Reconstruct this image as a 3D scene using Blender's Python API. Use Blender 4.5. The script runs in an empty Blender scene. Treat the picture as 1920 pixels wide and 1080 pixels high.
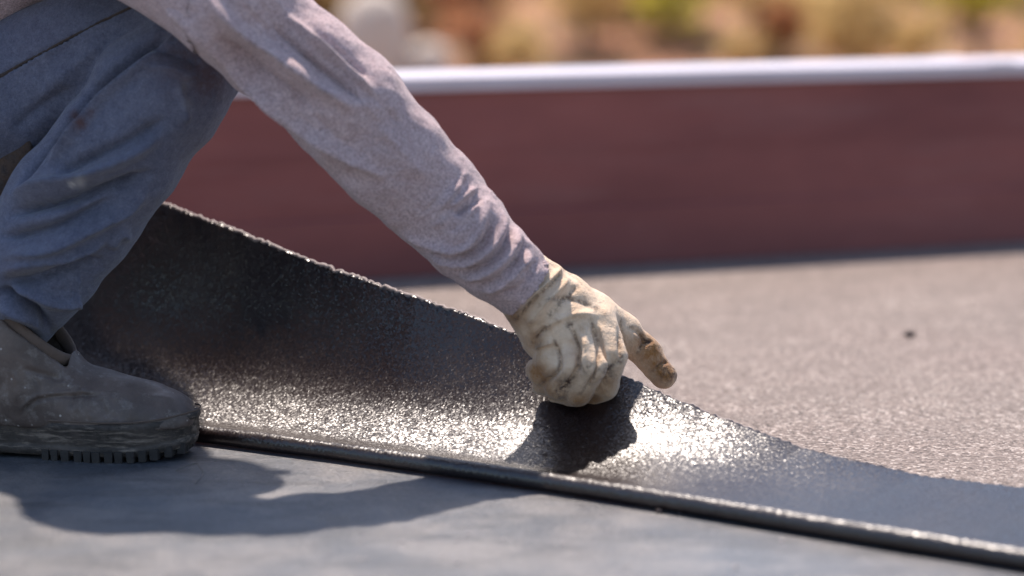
import bpy, math, random
import numpy as np
from mathutils import Vector, noise as mnoise
random.seed(4); rng = np.random.default_rng(4)
SC = bpy.context.scene
COL = SC.collection
R = math.radians

# ------------------------------------------------------------------ camera, world, sun
CAM_H, F_PX, PITCH = 0.60, 4533.0, math.atan(688/4533.0)
cam_d = bpy.data.cameras.new('camera'); cam = bpy.data.objects.new('camera', cam_d); COL.objects.link(cam)
cam.location = (0, 0, CAM_H); cam.rotation_euler = (R(90)-PITCH, 0, 0)
cam_d.sensor_width = 36; cam_d.lens = 36*F_PX/1920; cam_d.clip_start = .05; cam_d.clip_end = 2000
cam_d.dof.use_dof = True; cam_d.dof.focus_distance = 2.75; cam_d.dof.aperture_fstop = 1.9
SC.camera = cam
SUN_EL, SUN_AZ = 68, -17        # azimuth measured from +Y towards +X
w = bpy.data.worlds.new('World'); SC.world = w; w.use_nodes = True
nt = w.node_tree; bg = nt.nodes['Background']
sky = nt.nodes.new('ShaderNodeTexSky'); sky.sky_type = 'NISHITA'; sky.sun_disc = False
sky.sun_elevation = R(SUN_EL); sky.sun_rotation = R(SUN_AZ); sky.dust_density = 1.0; sky.air_density = 1.0
nt.links.new(sky.outputs[0], bg.inputs[0]); bg.inputs[1].default_value = 0.115
sd = bpy.data.lights.new('sun', 'SUN'); sun = bpy.data.objects.new('sun', sd); COL.objects.link(sun)
sd.energy = 3.7; sd.angle = R(1.2); sd.color = (1, .88, .78)
sv = Vector((math.sin(R(SUN_AZ))*math.cos(R(SUN_EL)), math.cos(R(SUN_AZ))*math.cos(R(SUN_EL)), math.sin(R(SUN_EL))))
sun.rotation_euler = sv.to_track_quat('Z', 'Y').to_euler(); sun.location = sv*10
SC.view_settings.view_transform = 'Standard'; SC.view_settings.look = 'None'
SC.view_settings.exposure = 0.97; SC.view_settings.gamma = 1
SC.cycles.max_bounces = 6; SC.cycles.use_denoising = True

# ------------------------------------------------------------------ measuring helpers
SP, CP = math.sin(PITCH), math.cos(PITCH)
def ray(px, py):
    xc, yc = (px-960)/F_PX, (540-py)/F_PX
    return np.array((xc, CP+yc*SP, -SP+yc*CP))
def P(px, py, Y):
    d = ray(px, py); return np.array((0, 0, CAM_H))+d*(Y/d[1])
def G(px, py, z=0.0):
    d = ray(px, py); return np.array((0, 0, CAM_H))+d*((z-CAM_H)/d[2])
def proj(V):
    V = np.asarray(V, float); x, y, z = V[..., 0], V[..., 1], V[..., 2]-CAM_H
    f = y*CP-z*SP; u = y*SP+z*CP
    return 960+F_PX*x/f, 540-F_PX*u/f

# ------------------------------------------------------------------ object helpers
def obj(name, verts, faces, mat, parent=None, smooth=True, loc=None):
    me = bpy.data.meshes.new(name)
    if isinstance(faces, np.ndarray):
        n = len(faces); k = faces.shape[1]
        me.vertices.add(len(verts)); me.vertices.foreach_set('co', np.asarray(verts, np.float32).ravel())
        me.loops.add(n*k); me.loops.foreach_set('vertex_index', faces.astype(np.int32).ravel())
        me.polygons.add(n); me.polygons.foreach_set('loop_start', np.arange(0, n*k, k, dtype=np.int32))
        me.update(calc_edges=True)
    else:
        me.from_pydata([tuple(map(float, v)) for v in verts], [], faces)
    me.validate()
    if smooth: me.polygons.foreach_set('use_smooth', [True]*len(me.polygons))
    o = bpy.data.objects.new(name, me); COL.objects.link(o)
    for m in (mat if isinstance(mat, (list, tuple)) else [mat]): me.materials.append(m)
    if parent is not None: o.parent = parent
    if loc is not None: o.location = loc
    return o
def attr(o, name, vals):
    a = o.data.attributes.new(name, 'FLOAT', 'POINT'); a.data.foreach_set('value', np.asarray(vals, np.float32))
def tag(o, label=None, cat=None, group=None, kind=None):
    for k, v in (('label', label), ('category', cat), ('group', group), ('kind', kind)):
        if v: o[k] = v
    return o
def empty(name, loc=(0, 0, 0)):
    o = bpy.data.objects.new(name, None); COL.objects.link(o); o.location = loc; return o
def adopt(o, root):          # parent while keeping world place
    o.parent = root; o.location = Vector(o.location)-Vector(root.location)
def grid_faces(nu, nv, close_v=False, close_u=False):
    i = np.arange(nu if close_u else nu-1); j = np.arange(nv if close_v else nv-1)
    I, J = np.meshgrid(i, j, indexing='ij'); I = I.ravel(); J = J.ravel()
    I2 = (I+1) % nu; J2 = (J+1) % nv
    return np.stack([I*nv+J, I2*nv+J, I2*nv+J2, I*nv+J2], 1)

# ---- implicit surfaces
def smin(a, b, k):
    h = np.clip(.5+.5*(b-a)/k, 0, 1); return b*(1-h)+a*h-k*h*(1-h)
def cone(p, a, b, ra, rb, flat=None):
    """rounded cone a-b; flat=(axis, factor) thins the body along an axis"""
    X, Y, Z = p; a = np.asarray(a, float); b = np.asarray(b, float); ba = b-a; L = max((ba*ba).sum(), 1e-9)
    x, y, z = X-a[0], Y-a[1], Z-a[2]
    h = np.clip((x*ba[0]+y*ba[1]+z*ba[2])/L, 0, 1)
    x, y, z = x-h*ba[0], y-h*ba[1], z-h*ba[2]
    if flat is not None:
        n, k = flat; d = x*n[0]+y*n[1]+z*n[2]; s = d*(1/k-1)
        x, y, z = x+s*n[0], y+s*n[1], z+s*n[2]
    return np.sqrt(x*x+y*y+z*z)-(ra+(rb-ra)*h)
def chain(p, pts, k=.01, flat=None):
    d = None
    for (a, ra), (b, rb) in zip(pts[:-1], pts[1:]):
        c = cone(p, a, b, ra, rb, flat); d = c if d is None else smin(d, c, k)
    return d
def nets(fn, lo, hi, h):
    lo = np.array(lo, float); hi = np.array(hi, float); n = np.ceil((hi-lo)/h).astype(int)+1
    ax = [lo[i]+h*np.arange(n[i]) for i in range(3)]
    p = np.meshgrid(*[a.astype(np.float32) for a in ax], indexing='ij')
    Fv = fn(p).astype(np.float32); S = Fv < 0
    c = tuple(n-1); acc = np.zeros(c+(3,), np.float32); cnt = np.zeros(c, np.float32)
    sl = lambda o: tuple(slice(o[i], o[i]+c[i]) for i in range(3))
    for axis in range(3):
        o1, o2 = [i for i in range(3) if i != axis]
        for a in (0, 1):
            for b in (0, 1):
                s0 = [0, 0, 0]; s0[o1] = a; s0[o2] = b; s1 = list(s0); s1[axis] = 1
                f0, f1 = Fv[sl(s0)], Fv[sl(s1)]; m = (f0 < 0) != (f1 < 0)
                t = np.where(m, f0/np.where(m, f0-f1, 1), 0)
                for q in range(3):
                    acc[..., q] += np.where(m, (t if q == axis else float(s0[q])), 0)
                cnt += m
    act = cnt > 0; idx = -np.ones(c, np.int64); idx[act] = np.arange(act.sum())
    I = np.stack(np.nonzero(act), 1); V = lo+h*(I+acc[act]/cnt[act][:, None])
    Q = []
    for axis in range(3):
        o1, o2 = [(1, 2), (2, 0), (0, 1)][axis]
        e = np.take(S, range(0, n[axis]-1), axis) != np.take(S, range(1, n[axis]), axis)
        E = np.stack(np.nonzero(e), 1)
        E = E[(E[:, o1] > 0) & (E[:, o2] > 0) & (E[:, o1] < n[o1]-1) & (E[:, o2] < n[o2]-1)]
        fl = S[tuple(E.T)]
        u = np.zeros(3, int); u[o1] = 1; v = np.zeros(3, int); v[o2] = 1
        g = lambda D: idx[tuple((E-D).T)]
        q = np.stack([g(u+v), g(v), g(u*0), g(u)], 1); q[~fl] = q[~fl][:, ::-1]; Q.append(q)
    Q = np.concatenate(Q); Q = Q[(Q >= 0).all(1)]
    return V, Q
def vnormals(V, Q):
    n = np.cross(V[Q[:, 2]]-V[Q[:, 0]], V[Q[:, 3]]-V[Q[:, 1]]); N = np.zeros_like(V)
    for k in range(4): np.add.at(N, Q[:, k], n)
    return N/np.maximum(np.linalg.norm(N, axis=1), 1e-12)[:, None]
def relax(V, Q, it=3, f=.5):
    for _ in range(it):
        A = np.zeros_like(V); c = np.zeros(len(V))
        for k in range(4):
            for d in (1, 3):
                np.add.at(A, Q[:, k], V[Q[:, (k+d) % 4]]); np.add.at(c, Q[:, k], 1)
        V = V+f*(A/np.maximum(c, 1)[:, None]-V)
    return V
def polydist(x, y, pts):
    """distance to polyline and 0..1 parameter"""
    best = np.full(x.shape, 1e9); par = np.zeros(x.shape); L = [0]
    for a, b in zip(pts[:-1], pts[1:]): L.append(L[-1]+math.dist(a, b))
    for i, (a, b) in enumerate(zip(pts[:-1], pts[1:])):
        bx, by = b[0]-a[0], b[1]-a[1]; l2 = bx*bx+by*by
        h = np.clip(((x-a[0])*bx+(y-a[1])*by)/l2, 0, 1)
        d = np.hypot(x-a[0]-h*bx, y-a[1]-h*by); m = d < best
        best[m] = d[m]; par[m] = (L[i]+h[m]*math.sqrt(l2))/L[-1]
    return best, par
def smooth_poly(pts, it=2):
    for _ in range(it):
        q = [pts[0]]
        for a, b in zip(pts[:-1], pts[1:]):
            q += [(a[0]*.75+b[0]*.25, a[1]*.75+b[1]*.25), (a[0]*.25+b[0]*.75, a[1]*.25+b[1]*.75)]
        pts = q+[pts[-1]]
    return pts
def sculpt(V, N, strokes, gain=1.0):
    """cloth folds: each stroke raises (or sinks) a ridge along a line on the side that faces the lens"""
    x, y = proj(V); view = np.array((0, 0, CAM_H))-V; view /= np.linalg.norm(view, axis=1)[:, None]
    fc = np.clip((N*view).sum(1)*1.6, 0, 1); d = np.zeros(len(V))
    for pts, wd, amp in strokes:
        amp *= gain
        bb = (x > min(p[0] for p in pts)-4*wd) & (x < max(p[0] for p in pts)+4*wd) & (y > min(p[1] for p in pts)-4*wd) & (y < max(p[1] for p in pts)+4*wd)
        if not bb.any(): continue
        dd, pr = polydist(x[bb], y[bb], smooth_poly(pts))
        tip = np.clip(np.minimum(pr, 1-pr)/.22, 0, 1); tip = tip*tip*(3-2*tip)
        d[bb] += amp*(.62*np.exp(-(dd/wd)**2)+.48*np.exp(-dd/(wd*.62)))*tip*fc[bb]
    return V+N*d[:, None]
def nz(V, s, amp, seed=0, stretch=None):
    """cheap smooth noise by sums of sines with warped phases"""
    r = np.random.default_rng(seed); o = np.zeros(len(V)); W = V*s
    if stretch is not None: W = W*np.array(stretch)
    for k in range(9):
        a = r.normal(size=3); a *= r.uniform(.7, 1.9)/np.linalg.norm(a)
        b = r.normal(size=3); o += np.sin(W@a+1.3*np.sin(W@b+r.uniform(0, 6))+r.uniform(0, 6))
    return o*amp/4
def field(V, spots):
    x, y = proj(V); o = np.zeros(len(V))
    for (px, py, r, a) in spots: o += a*np.exp(-((x-px)**2+(y-py)**2)/(r*r))
    return np.clip(o, 0, 1)

# ------------------------------------------------------------------ materials
class M:
    def __init__(s, name):
        s.m = bpy.data.materials.new(name); s.m.use_nodes = True; s.t = s.m.node_tree
        s.b = s.t.nodes['Principled BSDF']; s.co = s.n('ShaderNodeTexCoord').outputs['Object']
    def n(s, t, **kw):
        nd = s.t.nodes.new(t)
        for k, v in kw.items(): setattr(nd, k, v)
        return nd
    def l(s, a, b): s.t.links.new(a, b)
    def set(s, **kw):
        for k, v in kw.items():
            i = s.b.inputs[k.replace('_', ' ')]
            if hasattr(v, 'is_linked') or isinstance(v, bpy.types.NodeSocket): s.l(v, i)
            else: i.default_value = (*v, 1) if isinstance(v, tuple) and len(v) == 3 else v
        return s
    def noise(s, scale, detail=4, rough=.55, vec=None, col=False, dist=0):
        nd = s.n('ShaderNodeTexNoise'); nd.inputs['Scale'].default_value = scale; nd.inputs['Detail'].default_value = detail
        nd.inputs['Roughness'].default_value = rough; nd.inputs['Distortion'].default_value = dist
        s.l(vec or s.co, nd.inputs['Vector']); return nd.outputs['Color' if col else 'Fac']
    def voro(s, scale, out='Color', vec=None, feature='F1'):
        nd = s.n('ShaderNodeTexVoronoi', feature=feature); nd.inputs['Scale'].default_value = scale
        s.l(vec or s.co, nd.inputs['Vector']); return nd.outputs[out]
    def mapv(s, scale, rot=(0, 0, 0)):
        nd = s.n('ShaderNodeMapping'); nd.inputs['Scale'].default_value = scale; nd.inputs['Rotation'].default_value = rot
        s.l(s.co, nd.inputs['Vector']); return nd.outputs[0]
    def ramp(s, fac, stops):
        nd = s.n('ShaderNodeValToRGB'); e = nd.color_ramp.elements
        while len(e) > 1: e.remove(e[-1])
        for i, (p, c) in enumerate(stops):
            q = e[0] if i == 0 else e.new(p)
            q.position = p; q.color = (*c, 1) if isinstance(c, tuple) else (c, c, c, 1)
        s.l(fac, nd.inputs[0]); return nd.outputs[0]
    def mix(s, f, a, b, mode='MIX'):
        nd = s.n('ShaderNodeMix', data_type='RGBA', blend_type=mode)
        for v, i in ((f, nd.inputs[0]), (a, nd.inputs[6]), (b, nd.inputs[7])):
            if isinstance(v, bpy.types.NodeSocket): s.l(v, i)
            else: i.default_value = (*v, 1) if isinstance(v, tuple) else v
        return nd.outputs[2]
    def math(s, op, a, b=0.0, clamp=False):
        nd = s.n('ShaderNodeMath', operation=op, use_clamp=clamp)
        for v, i in ((a, nd.inputs[0]), (b, nd.inputs[1])):
            if isinstance(v, bpy.types.NodeSocket): s.l(v, i)
            else: i.default_value = v
        return nd.outputs[0]
    def at(s, name): return s.n('ShaderNodeAttribute', attribute_name=name).outputs['Fac']
    def bump(s, h, strength=.3, dist=.001, prev=None):
        nd = s.n('ShaderNodeBump'); nd.inputs['Strength'].default_value = strength; nd.inputs['Distance'].default_value = dist
        s.l(h, nd.inputs['Height'])
        if prev: s.l(prev, nd.inputs['Normal'])
        s.l(nd.outputs[0], s.b.inputs['Normal']); return nd.outputs[0]
    def facets(s, color, amt, prev=None):
        """every mineral grain gets a tilt of its own"""
        sub = s.n('ShaderNodeVectorMath', operation='SUBTRACT'); s.l(color, sub.inputs[0]); sub.inputs[1].default_value = (.5, .5, .5)
        sc = s.n('ShaderNodeVectorMath', operation='SCALE'); s.l(sub.outputs[0], sc.inputs[0])
        if isinstance(amt, bpy.types.NodeSocket): s.l(amt, sc.inputs['Scale'])
        else: sc.inputs['Scale'].default_value = amt
        g = s.n('ShaderNodeNewGeometry'); ad = s.n('ShaderNodeVectorMath', operation='ADD')
        s.l(prev or g.outputs['Normal'], ad.inputs[0]); s.l(sc.outputs[0], ad.inputs[1])
        no = s.n('ShaderNodeVectorMath', operation='NORMALIZE'); s.l(ad.outputs[0], no.inputs[0])
        s.l(no.outputs[0], s.b.inputs['Normal']); return no.outputs[0]

# roofing felt with mineral grains (the sheet being unrolled)
m = M('mineral_felt'); v = m.voro(560)
c = m.mix(m.noise(3, 3), (.006, .0022, .002), (.016, .006, .005))
c = m.mix(m.ramp(m.noise(9, 5, .6), [(.52, 0.), (.75, .4)]), c, (.035, .024, .022))
m.set(Base_Color=c, Roughness=m.ramp(m.noise(9, 5), [(.3, .31), (.7, .37)]), Specular_IOR_Level=.85)
b = m.bump(m.noise(35, 3), .12, .0012); m.facets(v, .29, b); FELT = m.m
# finer felt edge, coloured pale for the sunlight it catches
m = M('sunlit_cut_felt'); m.set(Base_Color=m.mix(m.noise(160, 4), (.14, .105, .095), (.36, .30, .28)), Roughness=.7); m.bump(m.noise(400, 3), .5, .001); CUT = m.m
# front membrane, smooth and old
m = M('laid_membrane')
c = m.mix(m.noise(2.2, 6, .6), (.038, .046, .064), (.105, .108, .115)); c = m.mix(m.ramp(m.noise(7, 7, .7), [(.42, 0.), (.60, .8)]), c, (.165, .152, .148))
c = m.mix(m.ramp(m.voro(38, 'Distance'), [(.03, 1.), (.06, 0.)]), c, (.3, .29, .27))
c = m.mix(m.ramp(m.noise(5, 8, .75, vec=m.mapv((1, 3.2, 1), (0, 0, .35)), dist=.6), [(.50, 0.), (.58, .55)]), c, (.035, .037, .042))
c = m.mix(m.ramp(m.noise(6, 8, .8, vec=m.mapv((1, 4, 1), (0, 0, -.2))), [(.60, 0.), (.68, .5)]), c, (.24, .225, .215))
c = m.mix(1., c, m.ramp(m.noise(240, 4, .8), [(.3, .5), (.5, 1.), (.72, 1.7)]), 'MULTIPLY')
m.set(Base_Color=c, Roughness=m.ramp(m.noise(5, 6, .6), [(.3, .30), (.7, .50)]), Specular_IOR_Level=.9)
b = m.facets(m.voro(300), .16); b = m.bump(m.noise(170, 6, .7), .7, .003, b); b = m.bump(m.noise(14, 4, .6), .4, .008, b); LAID = m.m
# deck with mineral grains
m = M('mineral_deck'); v = m.voro(270)
hs = m.n('ShaderNodeSeparateColor'); m.l(v, hs.inputs[0])
c = m.ramp(hs.outputs[0], [(0, (.06, .046, .040)), (.40, (.205, .165, .142)), (.8, (.285, .234, .205)), (1, (.55, .49, .44))])
c = m.mix(m.ramp(m.noise(1.3, 5), [(.3, 0.), (.7, 1.)]), c, m.mix(1., c, (.86, .80, .80), 'MULTIPLY'))
c = m.mix(m.ramp(m.noise(7, 7, .75), [(.36, .55), (.60, 0.)]), c, (.15, .12, .105)); c = m.mix(m.ramp(m.noise(2.6, 8, .75, vec=m.mapv((1, 2.2, 1)), dist=.5), [(.52, 0.), (.64, .35)]), c, (.12, .098, .088))
m.set(Base_Color=c, Roughness=.75, Specular_IOR_Level=.35)
b = m.bump(m.voro(260, 'Distance'), .9, -.0025); b = m.bump(m.noise(25, 4), .3, .006, b); DECK = m.m
# parapet
m = M('maroon_wall')
c = m.mix(m.ramp(m.noise(1.1, 6, .6, vec=m.mapv((1, 1, 3))), [(.3, 0.), (.7, 1.)]), (.165, .038, .036), (.31, .088, .074))
c = m.mix(m.ramp(m.noise(5, 6, .7, vec=m.mapv((.4, 1, 5))), [(.5, 0.), (.75, .22)]), c, (.30, .16, .15))
m.set(Base_Color=c, Roughness=.55); m.bump(m.noise(40, 5), .3, .003); WALL = m.m
m = M('white_cap'); m.set(Base_Color=m.mix(m.noise(6, 5), (.52, .45, .48), (.64, .57, .61)), Roughness=.35); CAP = m.m
# cloth
def cloth(name, ca, cb, cs, weave=900, stain=(.16, .09, .05), rough=.9, heather=1.0):
    m = M(name)
    c = m.mix(m.ramp(m.noise(14, 6, .65), [(.2, .15), (.8, .85)]), ca, cb)
    c = m.mix(m.ramp(m.noise(120, 4, .7), [(.3, 0.), (.75, .4)]), c, cs)
    c = m.mix(1., c, m.ramp(m.noise(430, 2, .8), [(.30, 1-.40*heather), (.5, 1.), (.70, 1+.40*heather)]), 'MULTIPLY')
    st = m.math('MULTIPLY', m.at('stain'), m.ramp(m.noise(90, 6, .7), [(.33, .25), (.58, 1.)]))
    c = m.mix(st, c, stain); c = m.mix(m.at('pale'), c, (.62, .60, .58))
    m.set(Base_Color=c, Roughness=rough, Sheen_Weight=.2, Sheen_Roughness=.4, Specular_IOR_Level=.2)
    b = m.bump(m.noise(60, 7, .7), .9, .004); m.bump(m.noise(weave, 2), .5, .0006, b); return m.m
SHIRT = cloth('lilac_grey_jersey', (.37, .260, .262), (.47, .350, .352), (.64, .53, .53), stain=(.28, .19, .18))
DENIM = cloth('worn_blue_cotton', (.062, .066, .102), (.130, .136, .190), (.24, .25, .32), stain=(.10, .05, .045), heather=.55)
FLAP = cloth('dark_pocket_cloth', (.028, .028, .034), (.05, .046, .05), (.10, .075, .06))
m = M('soiled_cotton_knit')
c = m.mix(m.ramp(m.noise(45, 6, .65), [(.3, 0.), (.7, 1.)]), (.58, .40, .26), (.86, .66, .48))
c = m.mix(m.math('MULTIPLY', m.at('stain'), m.ramp(m.noise(75, 6, .7), [(.28, .55), (.55, 1.)])), c, (.30, .135, .04))
c = m.mix(m.math('MULTIPLY', m.at('grime_shade'), m.ramp(m.noise(130, 6, .75), [(.42, 0.), (.56, 1.)])), c, (.085, .045, .03))  # dirt spots plus shade painted into the creases
c = m.mix(m.ramp(m.noise(55, 6, .75), [(.58, 0.), (.72, .55)]), c, (.24, .12, .07))
m.set(Base_Color=c, Roughness=.92, Sheen_Weight=.3, Specular_IOR_Level=.15)
b = m.bump(m.noise(110, 6, .7), .7, .004); m.bump(m.voro(520, 'Distance'), .5, -.001, b); GLOVE = m.m
m = M('dusty_leather')
c = m.mix(m.ramp(m.noise(22, 7, .65), [(.3, 0.), (.7, 1.)]), (.062, .044, .037), (.150, .110, .093))
c = m.mix(m.ramp(m.noise(70, 6, .7), [(.52, 0.), (.7, .7)]), c, (.24, .205, .185)); c = m.mix(m.ramp(m.voro(60, 'Distance'), [(.04, 1.), (.10, 0.)]), c, (.42, .38, .35))
m.set(Base_Color=c, Roughness=m.ramp(m.noise(30, 5), [(.3, .42), (.7, .7)])); b = m.bump(m.noise(45, 6), .4, .003); m.bump(m.noise(350, 3), .35, .0008, b); LEATHER = m.m
m = M('scuffed_rubber')
c = m.mix(m.ramp(m.noise(30, 7, .7), [(.35, 0.), (.68, 1.)]), (.020, .016, .014), (.105, .082, .070))
c = m.mix(m.ramp(m.noise(60, 6, .7, vec=m.mapv((.3, 1, 2.5))), [(.50, 0.), (.62, .85)]), c, (.27, .215, .175))
m.set(Base_Color=c, Roughness=.7); m.bump(m.noise(120, 6, .7), .7, .003); RUBBER = m.m
m = M('dark_rubber'); m.set(Base_Color=m.mix(m.noise(60, 5), (.012, .010, .010), (.05, .042, .038)), Roughness=.8); m.bump(m.noise(200, 4), .5, .002); TREAD = m.m
m = M('worn_suede'); m.set(Base_Color=m.mix(m.noise(60, 6, .7), (.060, .042, .034), (.17, .12, .095)), Roughness=.85); m.bump(m.noise(260, 4), .5, .001); SUEDE = m.m
m = M('skin'); m.set(Base_Color=m.mix(m.noise(60, 4), (.30, .16, .10), (.42, .24, .16)), Roughness=.5); SKIN = m.m
m = M('hair'); m.set(Base_Color=(.012, .010, .009), Roughness=.5); m.bump(m.noise(300, 3, vec=m.mapv((1, 1, .1))), .6, .003); HAIR = m.m
# far ground and plants
m = M('dry_red_earth')
c = m.mix(m.ramp(m.noise(.30, 6, .6), [(.35, 0.), (.65, 1.)]), (.26, .115, .065), (.38, .20, .11)); c = m.mix(m.ramp(m.noise(1.1, 5, .6), [(.5, 0.), (.62, 1.)]), c, (.14, .085, .035))
m.set(Base_Color=c, Roughness=.95); m.bump(m.noise(6, 6), .6, .1); EARTH = m.m
m = M('pale_stone'); m.set(Base_Color=m.mix(m.noise(3, 5), (.52, .42, .34), (.66, .56, .47)), Roughness=.9); m.bump(m.noise(12, 5), .5, .03); STONE = m.m
def leafmat(name, a, b):
    m = M(name); rn = m.n('ShaderNodeObjectInfo'); m.set(Base_Color=m.mix(m.noise(5, 3), a, b), Roughness=.6)
    m.b.inputs['Transmission Weight'].default_value = 0; m.b.inputs['Subsurface Weight'].default_value = 0
    tr = m.n('ShaderNodeBsdfTranslucent'); m.l(m.mix(m.noise(5, 3), a, b), tr.inputs[0]); mx = m.n('ShaderNodeMixShader'); mx.inputs[0].default_value = .6
    out = m.t.nodes['Material Output']; m.l(m.b.outputs[0], mx.inputs[1]); m.l(tr.outputs[0], mx.inputs[2]); m.l(mx.outputs[0], out.inputs[0]); return m.m
LEAF = {'rust': leafmat('rust_leaf', (.42, .19, .10), (.56, .30, .15)), 'ochre': leafmat('ochre_leaf', (.55, .38, .15), (.68, .52, .25)),
        'lime': leafmat('yellow_green_leaf', (.50, .46, .06), (.68, .62, .14)), 'olive': leafmat('olive_leaf', (.26, .17, .07), (.38, .26, .11))}
m = M('bark'); m.set(Base_Color=m.mix(m.noise(8, 5), (.10, .06, .04), (.2, .13, .09)), Roughness=.9); BARK = m.m
m = M('thin_wire'); m.set(Base_Color=(.10, .085, .08), Roughness=.5); WIRE = m.m
m = M('dark_crumb'); m.set(Base_Color=m.mix(m.noise(80, 4), (.02, .015, .015), (.07, .05, .05)), Roughness=.9); CRUMB = m.m
m = M('pale_crumb'); m.set(Base_Color=(.45, .40, .38), Roughness=.9); PALECRUMB = m.m

# ------------------------------------------------------------------ setting: terrain and roof deck
nx, ny = 90, 110
xs = np.linspace(-60, 60, nx); ys = 4.6+(np.linspace(0, 1, ny)**2)*300
Xg, Yg = np.meshgrid(xs, ys, indexing='ij')
def terr(x, y):
    z = -1.6+np.interp(y, [0, 9, 13, 22, 45, 120, 320], [0, 0, .35, 1.6, 3.3, 5.2, 6])
    return z+.12*np.sin(x*.9+y*.3)+.10*np.sin(y*1.1-x*.5)
V = np.stack([Xg*(1+Yg/60), Yg, terr(Xg*(1+Yg/60), Yg)], -1).reshape(-1, 3)
tag(obj('ground', V, grid_faces(nx, ny), EARTH), kind='structure')
# roof deck: a slab whose top is z=0
def slab(name, x0, x1, y0, y1, z0, z1, mat, parent=None, bev=.0):
    V = [(x0, y0, z0), (x1, y0, z0), (x1, y1, z0), (x0, y1, z0), (x0, y0, z1), (x1, y0, z1), (x1, y1, z1), (x0, y1, z1)]
    Fs = [(0, 3, 2, 1), (4, 5, 6, 7), (0, 1, 5, 4), (1, 2, 6, 5), (2, 3, 7, 6), (3, 0, 4, 7)]
    o = obj(name, V, Fs, mat, parent, smooth=False)
    if bev: b = o.modifiers.new('b', 'BEVEL'); b.width = bev; b.segments = 2
    return o
tag(slab('roof_deck', -5, 5, -2.5, 5.2, -.25, 0, DECK), kind='structure')

# ------------------------------------------------------------------ parapet wall with white cap
A = G(600, 528); B = G(1920, 452); dr = (B-A)/np.linalg.norm(B-A); nr = np.array((-dr[1], dr[0], 0))
def along(t, back, z): return A+dr*t+nr*back+np.array((0, 0, z))
wx0, wx1, wh = -2.2, 2.6, .325
par = empty('parapet_wall', along(0, 0, 0))
tag(par, 'low maroon painted parapet wall with a white metal cap along the roof edge', 'wall')
def bar(name, t0, t1, b0, b1, z0, z1, mat, bev=.003, seg=1):
    ts = np.linspace(t0, t1, seg+1); V = []
    for t in ts:
        for b, z in ((b0, z0), (b0, z1), (b1, z1), (b1, z0)): V.append(along(t, b, z)-A)
    Fs = [tuple(i*4+j for j in k) for i in range(seg) for k in ((0, 1, 5, 4), (1, 2, 6, 5), (2, 3, 7, 6), (3, 0, 4, 7))]
    Fs += [(3, 2, 1, 0), tuple(seg*4+j for j in (0, 1, 2, 3))]
    o = obj(name, V, Fs, mat, par, smooth=False)
    if bev: q = o.modifiers.new('b', 'BEVEL'); q.width = bev; q.segments = 2
    return o
bar('wall', wx0, wx1, 0, .17, -.25, wh, WALL)
bar('skirting', wx0, wx1, -.006, 0, 0, .105, WALL, .003)
bar('panel_joint', wx0, wx1, -.0015, 0, .205, .212, WALL, .0005)
for t_ in (-1.2, 0.05, 1.3, 2.5): bar('cap_joint', t_, t_+.05, -.018, .192, wh+.0035, wh+.0165, CAP, .001)
bar('cap_lip', wx0, wx1, -.014, -.004, wh-.010, wh+.003, CAP, .002)
bar('cap', wx0, wx1, -.016, .19, wh+.003, wh+.014, CAP, .004)

# ------------------------------------------------------------------ membrane already laid in front
lipx = [(-900, 700), (-300, 768), (0, 800), (370, 837), (750, 889), (1200, 958), (1509, 1012), (1920, 1080), (2250, 1136), (2600, 1196)]
lip = np.array([G(*p) for p in lipx])
V = []; k = len(lip)
back = lip+np.array((.05, .09, 0)); 
for p in back: V.append((p[0], p[1], .004))
for p in back: V.append((p[0]-.4, .2, .004))
for p in back: V.append((p[0], p[1], .0))
for p in back: V.append((p[0]-.4, .2, .0))
Fs = [(i, i+k, i+k+1, i+1) for i in range(k-1)]+[(i, i+1, i+2*k+1, i+2*k) for i in range(k-1)]
V2 = [Vector(v) for v in V]
o = obj('roofing_membrane', V, Fs, LAID, smooth=False)
tag(o, 'smooth grey blue membrane already laid flat in the foreground under the boot', 'roofing felt')
# second course lapped over the first, nearer the lens
e0, e1 = G(-500, 938, .004), G(860, 936, .004)

# ------------------------------------------------------------------ the sheet being unrolled
edge_px = np.array([(-600, 60), (-100, 232), (100, 308), (295, 378), (450, 436), (600, 497), (745, 546), (900, 598), (1000, 640), (1100, 680), (1170, 706), (1240, 738), (1300, 765), (1400, 800), (1500, 838), (1600, 865), (1720, 888), (1920, 914), (2200, 950), (2600, 990)], float)
def edge_y(x): return np.interp(x, edge_px[:, 0], edge_px[:, 1])
NU, NS = 520, 110
lipd = np.r_[0, np.cumsum(np.linalg.norm(np.diff(lip, axis=0), axis=1))]
u0 = np.interp(-300, [p[0] for p in lipx], lipd); us = np.linspace(u0, lipd[-1], NU)
Lx = np.interp(us, lipd, lip[:, 0]); Ly = np.interp(us, lipd, lip[:, 1])
ker = np.ones(61)/61; pad = lambda a: np.r_[2*a[0]-a[30:0:-1], a, 2*a[-1]-a[-2:-32:-1]]
Lx = np.convolve(pad(Lx), ker, 'valid'); Ly = np.convolve(pad(Ly), ker, 'valid')
tx, ty = np.gradient(Lx), np.gradient(Ly); tl = np.hypot(tx, ty); nxx, nyy = -ty/tl, tx/tl   # n points away from lens
ROLL = .0105
NS1 = np.linspace(0, 1, NS)
PK = np.linspace(0, .45, 451); PT = np.convolve(np.pad(np.interp(PK, [0, .008, .03, .105, .16, .22], [0, 0, .27, .50, .84, 1]), 12, 'edge'), np.ones(25)/25, 'valid')
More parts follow.
